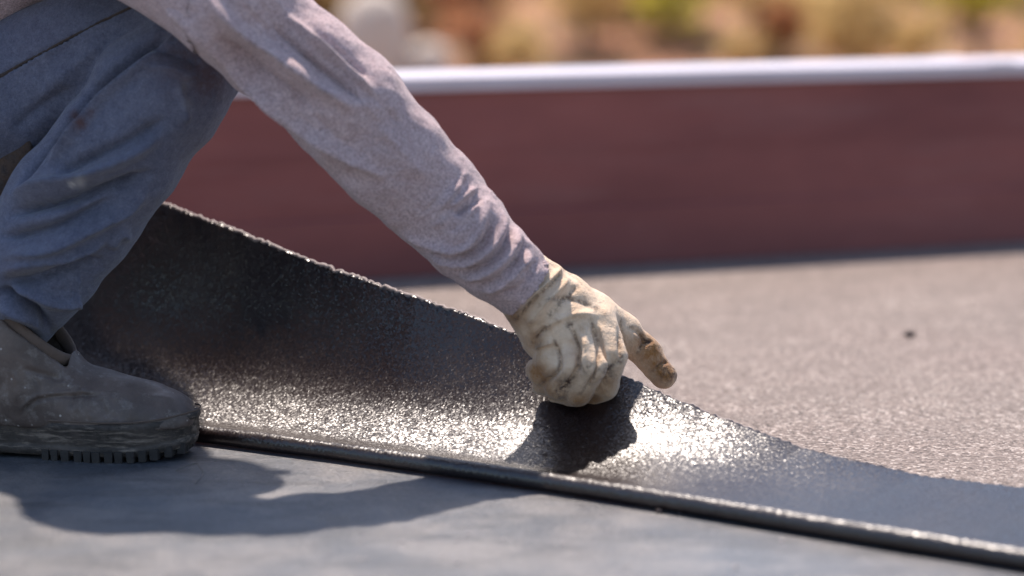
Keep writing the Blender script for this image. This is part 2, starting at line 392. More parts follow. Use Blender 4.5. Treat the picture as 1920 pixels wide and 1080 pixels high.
def profile(phi):
    t = np.interp(ss, PK, PT)
    th = phi*t; n = np.r_[0, np.cumsum(np.cos(th[:-1])*ds)]; z = np.r_[0, np.cumsum(np.sin(th[:-1])*ds)]
    q = np.clip(ss/.06, 0, 1); z = z+.007+(2*ROLL-.007)*(1-q*q*(3-2*q)); return n, z, th
# tilt of the far edge along the lip; the width that has come off the roll follows from it
phis = np.radians(np.interp(Lx, [-.9, -.6, -.4, -.2, -.08, .02, .10, .18, .28, .40], [60, 70, 74, 69, 60, 45, 27, 11, 2, 0]))
wids = []
for i in range(NU):
    lo_, hi_ = .12, .42
    for _ in range(18):
        mid = (lo_+hi_)/2; ss = NS1*mid; ds = ss[1]; n, z, _t = profile(phis[i])
        x_, y_ = proj((Lx[i]+nxx[i]*n[-1], Ly[i]+nyy[i]*n[-1], z[-1]))
        if y_ > edge_y(x_): lo_ = mid
        else: hi_ = mid
    wids.append((lo_+hi_)/2)
wids = np.array(wids); kw = np.ones(25)/25; wids = np.convolve(np.r_[[wids[0]]*12, wids, [wids[-1]]*12], kw, 'valid')
S = np.zeros((NU, NS, 3)); NN = np.zeros((NU, NS, 3))
for i in range(NU):
    ss = NS1*wids[i]; ds = ss[1]; n, z, th = profile(phis[i])
    S[i, :, 0] = Lx[i]+nxx[i]*n; S[i, :, 1] = Ly[i]+nyy[i]*n; S[i, :, 2] = z
wv = nz(S.reshape(-1, 3), 13, .0012, 3).reshape(NU, NS)*np.clip(ss/.1, 0, 1)
gu = np.gradient(S, axis=0); gs = np.gradient(S, axis=1); NN = np.cross(gu, gs); NN /= np.linalg.norm(NN, axis=2)[..., None]
if NN[NU//2, 5, 2] < 0: NN = -NN
S += NN*wv[..., None]; S[:, -1] += (rng.normal(size=(NU, 1))*.0006)
TH = .0046
top = S; bot = S-NN*TH; ring = np.concatenate([top, bot[:, ::-1]], 1)
sheet = empty('roofing_sheet', (float(Lx[NU//2]), float(Ly[NU//2]), 0)); org = np.array(sheet.location)
tag(sheet, 'dark mineral roofing sheet being unrolled, its far edge lifted by the gloved hand', 'roofing felt')
Q = grid_faces(NU, 2*NS, close_v=True)
cutf = (Q[:, 0] % (2*NS)) == NS-1
o = obj('membrane', ring.reshape(-1, 3)-org, Q, [FELT, CUT], sheet)
o.data.polygons.foreach_set('material_index', cutf.astype(np.int32))
sm = np.ones(len(Q), bool); sm[cutf] = False; o.data.polygons.foreach_set('use_smooth', sm)
# frayed cut edge: an added pale bead for its sunlit line, tapers towards the flat end
er = np.interp(us, [us[0], us[int(NU*.55)], us[-1]], [.0030, .0022, .0010])*(1+.16*rng.normal(size=NU)); EV = np.zeros((NU, 8, 3)); Ec = (top[:, -1]+bot[:, -1])/2
tg = np.gradient(Ec, axis=0); tg /= np.linalg.norm(tg, axis=1)[:, None]; e2 = np.cross(tg, NN[:, -1])
for k in range(8): EV[:, k] = Ec+NN[:, -1]*(er*1.05*math.cos(k*math.pi/4))[:, None]+e2*(er*math.sin(k*math.pi/4))[:, None]
obj('sunlit_edge_bead', EV.reshape(-1, 3)-org, grid_faces(NU, 8, close_v=True), CUT, sheet)
# rolled front edge: a spiral section swept along the lip
sec = []
for a in np.linspace(90, 90+540, 60):
    rr = ROLL*(1-.28*(a-90)/540); sec.append((rr*math.cos(R(a)), ROLL+rr*math.sin(R(a))))
sec = np.array([(-c[0]*0+c[0], c[1]) for c in sec])
NR = len(sec); Rl = np.zeros((NU, NR, 3)); rv = 1+.05*nz(np.stack([Lx, Ly, Lx*0], 1), 18, 1, 8)
for i in range(NU):
    off = sec[:, 0]*rv[i]+ROLL*.3
    Rl[i, :, 0] = Lx[i]+nxx[i]*off; Rl[i, :, 1] = Ly[i]+nyy[i]*off; Rl[i, :, 2] = (sec[:, 1]-ROLL)*rv[i]+ROLL+.0045
obj('rolled_edge', Rl.reshape(-1, 3)-org, grid_faces(NU, NR), FELT, sheet)

# ------------------------------------------------------------------ person
def at_edge(px):            # place of the sheet's far edge
    E = S[:, -1]; ex, ey = proj(E); i = int(np.argmin(abs(ex-px))); return E[i]
HY = float(at_edge(1120)[1]); print('W', [round(float(x),2) for x in Lx[::60]], 'hand edge', at_edge(1120), 'x300', at_edge(300), 'phi', [round(math.degrees(p)) for p in phis[::60]])
person = empty('person', (P(-150, 860, 2.72)[0], 2.80, 0)); PO = np.array(person.location)
tag(person, 'squatting worker in lilac grey shirt, blue trousers and soiled glove lifting the dark sheet', 'person')
M_ = 1/1660
# trousers
knee, ank = (345, 135), (38, 585)
calf = [(P(350, 118, 2.70), .066), (P(300, 175, 2.695), .071), (P(222, 283, 2.69), .0715), (P(132, 398, 2.69), .072), (P(55, 510, 2.69), .067), (P(24, 578, 2.70), .053)]
thigh = [(P(335, 85, 2.735), .066), (P(180, 110, 2.785), .082), (P(0, 190, 2.80), .089), (P(-330, 300, 2.79), .10)]
kl = np.array((-.72, 2.92, .085)); al = np.array((-1.06, 2.92, .235)); hl = P(-330, 300, 2.95)
pelvis = P(-345, 290, 2.885)
def tr_fn(p):
    d1 = chain(p, calf, .02); d2 = chain(p, thigh, .02)
    d = smin(d1, d2, .003)
    dl = smin(chain(p, [(kl, .068), ((kl+al)/2, .07), (al, .064)], .02), chain(p, [(kl, .068), ((kl+hl)/2, .082), (hl, .10)], .02), .008)
    pel = cone(p, P(-360, 300, 2.82), P(-360, 300, 2.95), .12, .12)
    return smin(smin(d, pel, .05), smin(dl, pel, .05), .005)
V, Q = nets(tr_fn, (-1.16, 2.56, .012), (-.2, 3.10, .66), .0031)
V = relax(V, Q, 3); N = vnormals(V, Q)
TS = [([(322, 58), (255, 100), (195, 150), (125, 225), (62, 308), (15, 375)], 6, -.010), ([(335, 80), (270, 118), (212, 165), (145, 240), (85, 318)], 8, .006), ([(0, 372), (93, 345), (185, 318), (262, 282), (310, 240)], 13, .0085), ([(90, 345), (185, 290), (262, 256), (320, 215)], 11, -.006),
      ([(0, 412), (46, 390), (139, 372), (231, 348), (300, 318)], 12, -.0115), ([(-10, 485), (70, 475), (162, 432), (238, 388), (290, 350)], 13, .009),
      ([(-10, 447), (93, 432), (162, 400), (230, 370)], 10, -.007), ([(-10, 515), (60, 496), (150, 472), (215, 440)], 11, .007),
      ([(-10, 530), (56, 524), (139, 508), (205, 486)], 11, -.009), ([(10, 530), (60, 552), (110, 570), (160, 560)], 10, .008),
      ([(-10, 540), (37, 558), (75, 592), (104, 632)], 10, -.011), ([(-10, 570), (46, 584), (88, 617)], 9, .007), ([(0, 600), (40, 620), (80, 650)], 7, -.006),
      ([(150, 510), (146, 545), (134, 588)], 4, .004), ([(205, 470), (225, 430), (245, 455)], 10, .004),
      ([(0, 143), (60, 108), (130, 70), (230, 18)], 3.5, -.003), ([(0, 148), (60, 114), (130, 76), (230, 25)], 4, .0022),
      ([(325, 55), (250, 100), (190, 155), (150, 200)], 7, -.004), ([(280, 90), (330, 100), (385, 125)], 10, -.004), ([(250, 130), (320, 125), (390, 160)], 9, .003),
      ([(330, 150), (345, 195), (350, 235)], 9, .003), ([(60, 200), (130, 130), (210, 70)], 18, .003), ([(20, 250), (80, 195), (140, 160)], 12, -.003)]
V = sculpt(V, N, TS, 2.1)
V = V+N*(nz(V, 38, .0022, 5, (1, 1, .7))+nz(V, 90, .0009, 6))[:, None]
TV, TQ = V, Q
trousers = obj('trousers', V-PO, Q, DENIM, person)
attr(trousers, 'stain', field(V, [(150, 232, 14, .9), (170, 213, 8, .7), (140, 215, 9, .7), (350, 120, 60, .45), (395, 150, 35, .5), (380, 60, 50, .4), (60, 40, 90, .15), (20, 500, 25, .2)]))
attr(trousers, 'pale', field(V, [(134, 346, 5, 1), (150, 342, 10, .5), (345, 160, 12, .12), (350, 195, 12, .1)]))
# shirt: near arm, torso, far arm
WY = HY-.045
arm = [((150, -210), 160, 2.67), ((330, -95), 132, 2.61), ((435, 0), 114, 2.58), ((515, 85), 106, 2.60), ((570, 128), 107, 2.59), ((650, 198), 110, 2.595), ((733, 290), 104, 2.61), ((806, 370), 93, 2.63), ((870, 436), 84, (2.63+WY)/2-.008), ((930, 490), 74, WY-.008), ((982, 534), 66, WY)]
armc = [(P(p[0], p[1], Y), r*Y/F_PX) for p, r, Y in arm]
shR = P(140, -230, 2.68); shL = P(140, -230, 3.02); waist = P(-330, 130, 2.885)
ell = np.array((-.66, 3.14, .60)); hal = at_edge(-40)+np.array((0, .0, .06))
cutn = armc[-1][0]-armc[-2][0]; cutn /= np.linalg.norm(cutn); cutp = P(990, 541, WY)
def sh_fn(p):
    d = chain(p, armc, .01)
    t = smin(cone(p, waist, P(60, -180, 2.86), .15, .13, ((0, 1, 0), 1.0)), cone(p, shR, shL, .10, .10), .06)
    d = smin(d, t, .04)
    l = smin(cone(p, shL, ell, .08, .065), cone(p, ell, hal, .065, .045), .03)
    d = smin(d, l, .04)
    X, Y, Z = p; c = (X-cutp[0])*cutn[0]+(Y-cutp[1])*cutn[1]+(Z-cutp[2])*cutn[2]
    c = np.where(X > -.2, c, -1); return np.maximum(d, c)
V, Q = nets(sh_fn, (-1.0, 2.40, .18), (.10, 3.28, 1.02), .0048)
# the near sleeve is rebuilt finer
def sl_fn(p):
    X, Y, Z = p; d = chain(p, armc[1:], .01); c = (X-cutp[0])*cutn[0]+(Y-cutp[1])*cutn[1]+(Z-cutp[2])*cutn[2]
    i = cone(p, armc[-2][0], armc[-1][0]+cutn*.03, .032, .037)
    return np.maximum(np.maximum(d, c), -i)
V, Q = relax(V, Q, 2), Q; N = vnormals(V, Q)
keep = ~((V[Q[:, 0]][:, 0] > -.335) & (V[Q[:, 0]][:, 1] < 2.84))
torso = obj('shirt', V+N*nz(V, 25, .004, 9)[:, None]-PO, Q[keep], SHIRT, person)
attr(torso, 'stain', np.zeros(len(V))); attr(torso, 'pale', np.zeros(len(V)))
lo = np.min([c for c, r in armc[1:]], 0)-.1; hi = np.max([c for c, r in armc[1:]], 0)+.09
V, Q = nets(sl_fn, lo, hi, .0027); V = relax(V, Q, 2); N = vnormals(V, Q)
SS = [([(380, -20), (430, 38), (500, 92), (570, 142), (640, 190), (680, 215)], 12, .0095), ([(400, 60), (470, 120), (540, 170), (600, 215)], 12, -.006),
      ([(395, 75), (440, 125), (510, 190), (590, 252), (670, 300), (740, 345)], 10, .0085), ([(430, 150), (520, 235), (600, 300)], 14, -.004),
      ([(520, 20), (580, 70), (640, 120), (710, 185)], 8, .0055), ([(500, 40), (560, 90), (620, 140), (690, 200)], 7, -.005), ([(570, 40), (640, 95), (700, 150)], 7, -.003),
      ([(480, 60), (540, 110), (600, 150)], 6, .003), ([(300, 0), (380, 70), (440, 130)], 14, .004), ([(640, 330), (700, 385), (760, 430)], 12, .003), ([(700, 230), (760, 290), (800, 340)], 14, .003),
      ([(745, 425), (790, 458), (845, 474), (882, 462), (906, 425), (900, 372)], 7.5, .0085), ([(760, 445), (810, 474), (860, 485), (900, 468), (925, 425), (918, 380)], 6.5, -.0085),
      ([(785, 466), (830, 490), (880, 494), (920, 470), (944, 432), (942, 392)], 7, .008), ([(810, 490), (860, 508), (910, 500), (945, 468), (960, 425), (955, 400)], 6, -.0085),
      ([(850, 515), (900, 520), (940, 498), (970, 460), (972, 420)], 6.5, .008), ([(875, 535), (920, 530), (960, 505), (985, 465), (982, 436)], 5.5, -.007),
      ([(895, 550), (945, 533), (980, 500), (1000, 465)], 6, .0065), ([(915, 565), (960, 543), (1000, 510), (1012, 478)], 4.5, -.004),
      ([(840, 392), (868, 370), (896, 352)], 6, .0065), ([(850, 405), (878, 386), (905, 372)], 5, -.005), ([(862, 425), (880, 400), (900, 385)], 5, .004),
      ([(700, 420), (760, 455), (820, 500), (870, 535)], 7, -.004), ([(680, 395), (740, 430), (800, 478)], 6, .003)]
rs = random.Random(3)
for _ in range(26):      # fine creases bunched towards the cuff
    t = rs.uniform(0, 1); cx, cy = 800+180*t, 366+168*t; h = 88-28*t; a0 = rs.uniform(-.9, .3); a1 = a0+rs.uniform(.4, .9); bow = rs.uniform(14, 30)
    SS.append(([(cx+h*a*.73+bow*(1-a*a)*.68, cy-h*a*.68+bow*(1-a*a)*.73) for a in (a0, (a0+a1)/2, min(a1, .98))], rs.uniform(2.6, 4.5), rs.choice((-1, 1))*rs.uniform(.0015, .0035)))
for _ in range(16):      # long pulls along the upper arm
    t = rs.uniform(0, .75); o_ = rs.uniform(-75, 75); L = rs.uniform(60, 130); cx, cy = 430+300*t, 0+280*t
    SS.append(([(cx+o_*.73, cy-o_*.68), (cx+o_*.72+L*.36, cy-o_*.68+L*.34+4), (cx+o_*.70+L*.72, cy-o_*.66+L*.70)], rs.uniform(3, 6), rs.choice((-1, 1))*rs.uniform(.001, .0025)))
V = sculpt(V, N, SS[:10], 2.0); V = sculpt(V, N, SS[10:], 1.15)
x_, y_ = proj(V); cf = np.clip((x_-820)/120, 0, 1)
V = V+N*(nz(V, 34, .0022, 11)+nz(V, 95, .0011, 12)+cf*nz(V, 120, .0014, 13))[:, None]
sleeve = obj('sleeve', V-PO, Q, SHIRT, person)
attr(sleeve, 'stain', field(V, [(655, 317, 6, .9), (760, 250, 50, .2), (700, 270, 60, .15), (860, 430, 60, .15)])); attr(sleeve, 'pale', np.zeros(len(V)))

# glove
def gp(px, py, dy): return P(px, py, HY+dy)
r_ = lambda q: q*HY/F_PX
cuffax = cutn
def hand_fn(p, far=False):
    pn = np.array((.25, -.86, .45)); pn /= np.linalg.norm(pn)
    d = cone(p, P(915, 478, WY), gp(1008, 553, -.03), r_(62), r_(68), (pn, .95))
    d = smin(d, chain(p, [(gp(1012, 556, -.015), r_(69)), (gp(1052, 590, -.025), r_(72)), (gp(1080, 612, -.03), r_(66))], .02, (pn, .72)), .012)
    d = smin(d, cone(p, gp(1000, 590, -.02), gp(1012, 640, -.028), r_(44), r_(34)), .012)
    fs = [[(1124, 598, -.026, 33), (1149, 668, -.050, 26), (1134, 722, -.038, 26), (1096, 749, -.014, 22)],
          [(1089, 612, -.036, 33), (1109, 688, -.068, 26), (1086, 736, -.048, 25), (1048, 744, -.018, 20)],
          [(1052, 625, -.034, 31), (1068, 688, -.064, 25), (1046, 724, -.046, 23), (1014, 724, -.020, 19)],
          [(1022, 632, -.028, 30), (1034, 678, -.052, 25), (1014, 698, -.040, 22), (1004, 690, -.020, 19)]]
    f = None
    for q in fs:
        c = chain(p, [(gp(a, b, y), r_(r)) for a, b, y, r in q], .006); f = c if f is None else smin(f, c, .0012)
    d = smin(d, f, .0045)
    th = chain(p, [(gp(1105, 592, -.005), r_(50)), (gp(1165, 625, .012), r_(34)), (gp(1210, 660, .020), r_(29)), (gp(1246, 706, .016), r_(25))], .01)
    d = smin(d, th, .008)
    return d
V, Q = nets(hand_fn, gp(835, 800, -.15), gp(1300, 370, .10), .0018)
V = relax(V, Q, 2); N = vnormals(V, Q)
GS = [([(1062, 488), (1046, 512), (1016, 540), (985, 560), (955, 590)], 6, .005), ([(1058, 505), (1030, 535), (1000, 560), (968, 600)], 5, -.005), ([(1072, 515), (1045, 545), (1015, 572), (985, 612)], 6, .005), ([(1090, 530), (1060, 560), (1030, 590)], 6, -.002),
      ([(1010, 625), (1030, 605), (1070, 590), (1120, 590)], 7, .003), ([(1000, 640), (1015, 620), (1030, 612)], 5, -.005), ([(1005, 655), (1025, 640), (1040, 640)], 5, .004),
      ([(1095, 600), (1100, 650), (1092, 700)], 6, .003), ([(1108, 600), (1124, 650), (1122, 700), (1085, 742)], 4.5, -.005), ([(1072, 615), (1088, 655), (1085, 700), (1045, 735)], 4.5, -.005), ([(1040, 640), (1052, 670), (1046, 700), (1020, 715)], 4.5, -.004), ([(1120, 600), (1138, 650), (1140, 700)], 5, .003), ([(1085, 620), (1102, 660), (1104, 700)], 5, .003),
      ([(1180, 612), (1200, 625), (1215, 650)], 5, -.0025), ([(1195, 660), (1210, 640), (1228, 640)], 4, -.0025), ([(1225, 695), (1240, 680), (1258, 678)], 3.5, -.0025),
      ([(1165, 600), (1162, 640), (1165, 680)], 5, -.004), ([(1030, 560), (1075, 560), (1120, 580)], 7, -.002), ([(1140, 690), (1155, 680), (1165, 670)], 4, -.002)]
V = sculpt(V, N, GS, 1.5); V = V+N*(nz(V, 70, .0013, 21)+nz(V, 170, .0007, 22))[:, None]
gx, gy = proj(V); crease_shade = np.zeros(len(V))
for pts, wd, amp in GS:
    if amp < 0: crease_shade += .75*np.exp(-(polydist(gx, gy, smooth_poly(pts))[0]/(wd*.8))**2)  # darkens the valleys between fingers: painted shade along with dirt
glove = obj('glove', V-PO, Q, GLOVE, person)
attr(glove, 'stain', field(V, [(1005, 695, 26, 1), (1030, 735, 28, .8), (1080, 755, 26, .85), (1120, 750, 25, .8), (1225, 665, 30, 1), (1205, 635, 22, .8), (1250, 700, 26, 1), (960, 600, 26, .9), (1000, 640, 20, .8), (1145, 720, 22, .5), (1055, 500, 14, .4)]))
attr(glove, 'grime_shade', field(V, [(1070, 612, 9, 1), (1258, 700, 22, .9), (1140, 700, 14, .9), (1160, 640, 8, .7), (1060, 720, 14, .8), (1100, 690, 12, .7), (1010, 648, 8, .6), (1210, 645, 9, .9), (1232, 655, 6, .9), (1050, 740, 16, .6), (965, 590, 10, .5)])+np.clip(crease_shade, 0, .8))
# far glove holding the sheet behind the leg
hc = hal-np.array((0, 0, .03))
def hand2(p):
    d = cone(p, hal+np.array((0, 0, .03)), hc, .036, .04, ((0, 1, 0), .9))
    for i in range(4):
        b = hc+np.array((.03-.02*i, -.014, .0)); d = smin(d, chain(p, [(b, .013), (b+np.array((0, -.02, -.035)), .0115), (b+np.array((0, -.004, -.06)), .010)], .004), .004)
    return smin(d, chain(p, [(hc+np.array((.02, .015, 0)), .016), (hc+np.array((.05, .02, -.03)), .013), (hc+np.array((.055, .012, -.055)), .011)], .004), .006)
V, Q = nets(hand2, hc-.12, hc+.13, .003); V = relax(V, Q, 1)
o = obj('glove', V-PO, Q, GLOVE, person); attr(o, 'stain', np.full(len(V), .4)); attr(o, 'grime_shade', np.full(len(V), .3))

# body under the clothes, with neck and head above the frame
hd = P(190, -590, 2.92)
def body_fn(p):
    s = .55; d = smin(chain(p, [(a, r*s) for a, r in calf], .02), chain(p, [(a, r*s) for a, r in thigh], .02), .01)
    dl = smin(chain(p, [(kl, .05), (al, .045)], .02), chain(p, [(kl, .055), (hl, .08)], .02), .01)
    d = smin(smin(d, dl, .01), cone(p, P(-360, 300, 2.82), P(-360, 300, 2.95), .09, .09), .04)
    d = smin(d, smin(cone(p, waist, P(60, -180, 2.86), .13, .12), cone(p, shR, shL, .07, .07), .05), .04)
    d = smin(d, chain(p, [(a, r*.6) for a, r in armc[:-2]], .02), .02)
    d = smin(d, smin(cone(p, shL, ell, .06, .045), cone(p, ell, hal, .045, .03), .02), .02)
    nk = P(90, -330, 2.86); d = smin(d, cone(p, nk, hd, .062, .055), .03)
    d = smin(d, cone(p, hd, hd+np.array((.03, 0, .05)), .082, .088), .02); d = smin(d, cone(p, hd+np.array((.06, 0, -.02)), hd+np.array((.075, 0, -.05)), .045, .03), .03)
    d = smin(d, cone(p, hd+np.array((.112, 0, .035)), hd+np.array((.128, 0, 0)), .009, .014), .012)
    for s_ in (-1, 1):
        d = smin(d, cone(p, hd+np.array((.0, s_*.085, .02)), hd+np.array((-.005, s_*.09, -.015)), .017, .012), .006)
        d = np.maximum(d, -(cone(p, hd+np.array((.118, s_*.032, .038)), hd+np.array((.118, s_*.034, .038)), .013, .013)))
    d = np.maximum(d, -cone(p, hd+np.array((.118, -.018, -.033)), hd+np.array((.118, .018, -.033)), .004, .004))
    return d
V, Q = nets(body_fn, (-1.16, 2.40, .03), (.10, 3.28, 1.25), .0068)
obj('body', V-PO, Q, SKIN, person)
V, Q = nets(lambda p: np.maximum(cone(p, hd+np.array((-.01, 0, .03)), hd+np.array((.02, 0, .06)), .094, .094), -(cone(p, hd+np.array((.16, 0, -.03)), hd+np.array((.17, 0, -.06)), .12, .12))), hd-.2, hd+.2, .006)
obj('hair', V-PO, Q, HAIR, person)

# thigh seam and pocket flap follow the cloth
from mathutils.bvhtree import BVHTree
bvh = BVHTree.FromPolygons([tuple(v) for v in TV], [tuple(q) for q in TQ.tolist()])
def hit(px, py):
    h = bvh.ray_cast(Vector((0, 0, CAM_H)), Vector(ray(px, py)).normalized()); return (np.array(h[0]), np.array(h[1])) if h[0] is not None else None
def seam(pts, r, name, mat):
    Pn = [hit(*q) for q in smooth_poly(pts, 3)]; Pn = [q for q in Pn if q]; C = np.array([q[0] for q in Pn]); V = []
    for k in range(len(C)):
        t = C[min(k+1, len(C)-1)]-C[max(k-1, 0)]; t /= np.linalg.norm(t)+1e-9; n = Pn[k][1]; n = n*(-1 if n[1] > 0 else 1); b = np.cross(t, n); b /= np.linalg.norm(b)
        for a in range(6): V.append(C[k]+b*r*math.cos(a*math.pi/3)+n*r*.7*math.sin(a*math.pi/3))
    o = obj(name, np.array(V)-PO, grid_faces(len(C), 6, close_v=True), mat, person); attr(o, 'stain', np.full(len(V), .3)); attr(o, 'pale', np.zeros(len(V)))
seam([(-20, 151), (0, 143), (60, 110), (130, 72), (200, 36), (245, 14)], .0022, 'seam', FLAP)
pf = [(-60, 300), (-10, 281), (28, 264), (57, 257), (61, 278), (47, 322), (18, 358), (-10, 404), (-60, 430)]
Yf = hit(30, 300)[0][1]-.012; V = []; npf = len(pf)
for dy, sc_ in ((.03, 1.), (.0, 1.), (-.003, .97), (-.004, .90)):
    ctr = P(5, 325, Yf)
    for a, b in pf: V.append(ctr+(P(a, b, Yf+.0002*(60-a))-ctr)*sc_+np.array((0, dy, 0)))
V.append(P(5, 325, Yf-.001)); V = np.array(V)
Fs = [(L_*npf+i, L_*npf+(i+1) % npf, (L_+1)*npf+(i+1) % npf, (L_+1)*npf+i) for L_ in range(3) for i in range(npf)]+[(3*npf+i, 3*npf+(i+1) % npf, 4*npf) for i in range(npf)]
o = obj('pocket_flap', V-PO, Fs, FLAP, person); attr(o, 'stain', np.full(len(V), .4)); attr(o, 'pale', np.zeros(len(V)))

# ------------------------------------------------------------------ boots (local: x forward, z up; toe tip at x=0)
def foot_half(x, side):       # half width of the last at x (toe=0, heel=-.30); side +1 is the big toe side
    t = np.clip(-x/.30, 0, 1)
    w_ = np.interp(t, [0, .02, .06, .12, .2, .32, .45, .6, .75, .9, .97, 1], [.004, .018, .031, .042, .049, .052, .048, .041, .038, .037, .026, .004])
    return w_*(1+.06*side*math.cos(0))
def boot(root_obj, toe, yaw, detail=True, pitch=0.0):
    ca, sa = math.cos(yaw), math.sin(yaw); cp, sp_ = math.cos(pitch), math.sin(pitch)
    def W(V):
        V = np.asarray(V, float); V = np.stack([V[:, 0]*cp+V[:, 2]*sp_, V[:, 1], -V[:, 0]*sp_+V[:, 2]*cp], 1)
        return np.stack([toe[0]+V[:, 0]*ca-V[:, 1]*sa, toe[1]+V[:, 0]*sa+V[:, 1]*ca, toe[2]+V[:, 2]], 1)
    root = empty('boot', tuple(toe-PO)); root.parent = person; TO = np.asarray(toe)
    z0 = .043
    def up(p):
        X, Y, Z = p; A = np.array
        d = chain(p, [(A((-.038, 0, .041)), .034), (A((-.062, 0, .043)), .0375), (A((-.10, .0, .046)), .043)], .02)
        d = smin(d, cone(p, A((-.030, -.008, .040)), A((-.030, .008, .040)), .0315, .0315), .006)
        for s in (-1, 1): d = smin(d, cone(p, A((-.05, s*.014, .038)), A((-.12, s*.013, .044)), .030, .037), .012)
        d = smin(d, cone(p, A((-.10, 0, .046)), A((-.175, 0, .072)), .043, .046), .02)
        d = smin(d, chain(p, [(A((-.175, 0, .05)), .040), (A((-.262, 0, .046)), .036)], .02), .02)
        d = smin(d, chain(p, [(A((-.19, 0, .07)), .047), (A((-.205, 0, .12)), .053), (A((-.215, 0, .20)), .056)], .03), .03)
        d = np.maximum(d, (z0-.006)-Z)
        cut = (Z-.104)-(-(X+.142))*.95          # slanted opening
        d = np.maximum(d, np.maximum(np.minimum(cut, -(X+.140)), Z-.178))
        inn = chain(p, [(A((-.188, 0, .09)), .038), (A((-.203, 0, .13)), .048), (A((-.212, 0, .22)), .051)], .02)
        inn = smin(inn, cone(p, A((-.165, 0, .105)), A((-.20, 0, .14)), .026, .034), .02)
        return np.maximum(d, -inn)
    V, Q = nets(up, (-.31, -.07, .03), (.01, .07, .19), .0022); V = relax(V, Q, 2)
    Wv = W(V); N = vnormals(Wv, Q)
    if detail:
        Wv = sculpt(Wv, N, [([(34, 786), (60, 752), (95, 743), (180, 740), (200, 740)], 3.5, -.0035), ([(30, 780), (56, 747), (95, 737), (185, 733)], 4, .002),
            ([(190, 742), (190, 760), (200, 785)], 7, -.0025), ([(170, 745), (165, 765), (172, 790)], 7, .002), ([(215, 745), (222, 765), (215, 790)], 8, -.002), ([(120, 720), (100, 705), (70, 700), (40, 690)], 6, -.003),
            ([(160, 738), (130, 720), (100, 716)], 6, .002), ([(300, 745), (298, 770), (310, 790)], 7, -.0015), ([(230, 738), (236, 762), (228, 792)], 4, -.0022), ([(150, 722), (138, 742), (128, 770)], 4, -.0028), ([(160, 728), (150, 748), (142, 776)], 4, .0022), ([(60, 700), (75, 725), (70, 760)], 5, -.0025), ([(20, 690), (35, 720), (30, 760)], 5, .0022), ([(250, 742), (300, 744), (335, 752)], 5, .0015)])
        Wv = Wv+N*(nz(Wv, 60, .0011, 31)+nz(Wv, 140, .0005, 33))[:, None]
    obj('upper', Wv-TO, Q, LEATHER, root)
    # sole: footprint rings
    n = 120; ts = np.linspace(0, 2*math.pi, n, endpoint=False)
    def outline(grow):
        x = -.15+(.15+grow)*np.cos(ts); s = np.sign(np.sin(ts)+1e-9)
        hw = np.array([foot_half(q, a) for q, a in zip(np.clip(-.15+.15*np.cos(ts), -.3, 0), s)])+grow
        # keep rounded toe
        return x, s*hw*np.minimum(1, 1)
    def spring(x): t = np.clip((x+.085)/.085, 0, 1); return .009*t*t+0*x
    lev = [(.0040, -.0050), (.0065, .0005), (.016, .0030), (.018, .0015), (.020, .0032), (.034, .0025), (.0365, .0045), (.0425, .0045), (.044, .0025), (.047, -.006)]
    V = []
    for z, g in lev:
        x, y = outline(g); V += list(zip(x, y, z+spring(x)*(1.1-z*4)))
    V = np.array(V); nl = len(lev)
    V[:, 2] += nz(V, 90, .0004, 2)
    Fs = [tuple(q) for q in grid_faces(nl, n, close_v=True)[:, ::-1]]+[tuple(range(n))[::-1], tuple((nl-1)*n+i for i in range(n))]
    obj('sole', W(V)-TO, Fs, RUBBER, root)
    # tread lugs
    V = []; Fs = []
    x, y = outline(.0015)
    def lug(cx, cy, lx, ly, top_=.0125, bot_=0.0):
        b = len(V); sp = float(spring(np.array(cx)))
        for z, s in ((bot_+sp, .86), (top_+sp, 1.)):
            for a, c in ((-1, -1), (1, -1), (1, 1), (-1, 1)): V.append((cx+a*lx*s/2, cy+c*ly*s/2, z))
        Fs.extend([tuple(b+i for i in f) for f in ((3, 2, 1, 0), (4, 5, 6, 7), (0, 1, 5, 4), (1, 2, 6, 5), (2, 3, 7, 6), (3, 0, 4, 7))])
    for q in np.arange(-.286, -.008, .0125)+np.random.default_rng(5).normal(size=23)*.0012:
        if -.215 < q < -.165: continue
        hw = float(foot_half(q, 1)); 
        for s in (-1, 1):
            if hw > .012: lug(q, s*(hw-.0095), .0088+random.uniform(-.001, .0012), .018)
        for c in np.linspace(-.5, .5, 3): lug(q+.002, c*hw*.9, .009, hw*.35, .016, .001)
    obj('tread', W(V)-TO, Fs, TREAD, root, smooth=False)['kind'] = 'stuff'
    # welt stitch band
    x, y = outline(.0048); V = []
    for k in range(n):
        for a in range(6): V.append((x[k]+0, y[k]*(1)+.0012*math.cos(a*math.pi/3)*np.sign(y[k]), .0462+float(spring(np.array(x[k])))*.9+.0012*math.sin(a*math.pi/3)))
    obj('welt', W(V)-TO, grid_faces(n, 6, True, True), SUEDE, root)
    # padded collar round the opening
    V = []; nc = 72; cen = []
    for k in range(nc):
        a = 2*math.pi*k/nc; xx = -.202+.060*math.cos(a); yy = .049*math.sin(a); zz = .106-(xx+.142)*.95
        cen.append((xx, yy, zz if zz < .160 else .160+.018*math.tanh((zz-.160)/.018)))
    cen = np.array(cen); tn = np.roll(cen, -1, 0)-np.roll(cen, 1, 0); tn /= np.linalg.norm(tn, axis=1)[:, None]
    upv = np.array((.53, 0, .85)); sd_ = np.cross(tn, upv); sd_ /= np.linalg.norm(sd_, axis=1)[:, None]; uu = np.cross(sd_, tn)
    for k in range(nc):
        for a in range(10):
            b = a*math.pi/5; V.append(cen[k]+sd_[k]*.0040*math.cos(b)+uu[k]*.0085*math.sin(b))
    obj('collar', W(V)-TO, grid_faces(nc, 10, True, True), SUEDE, root)
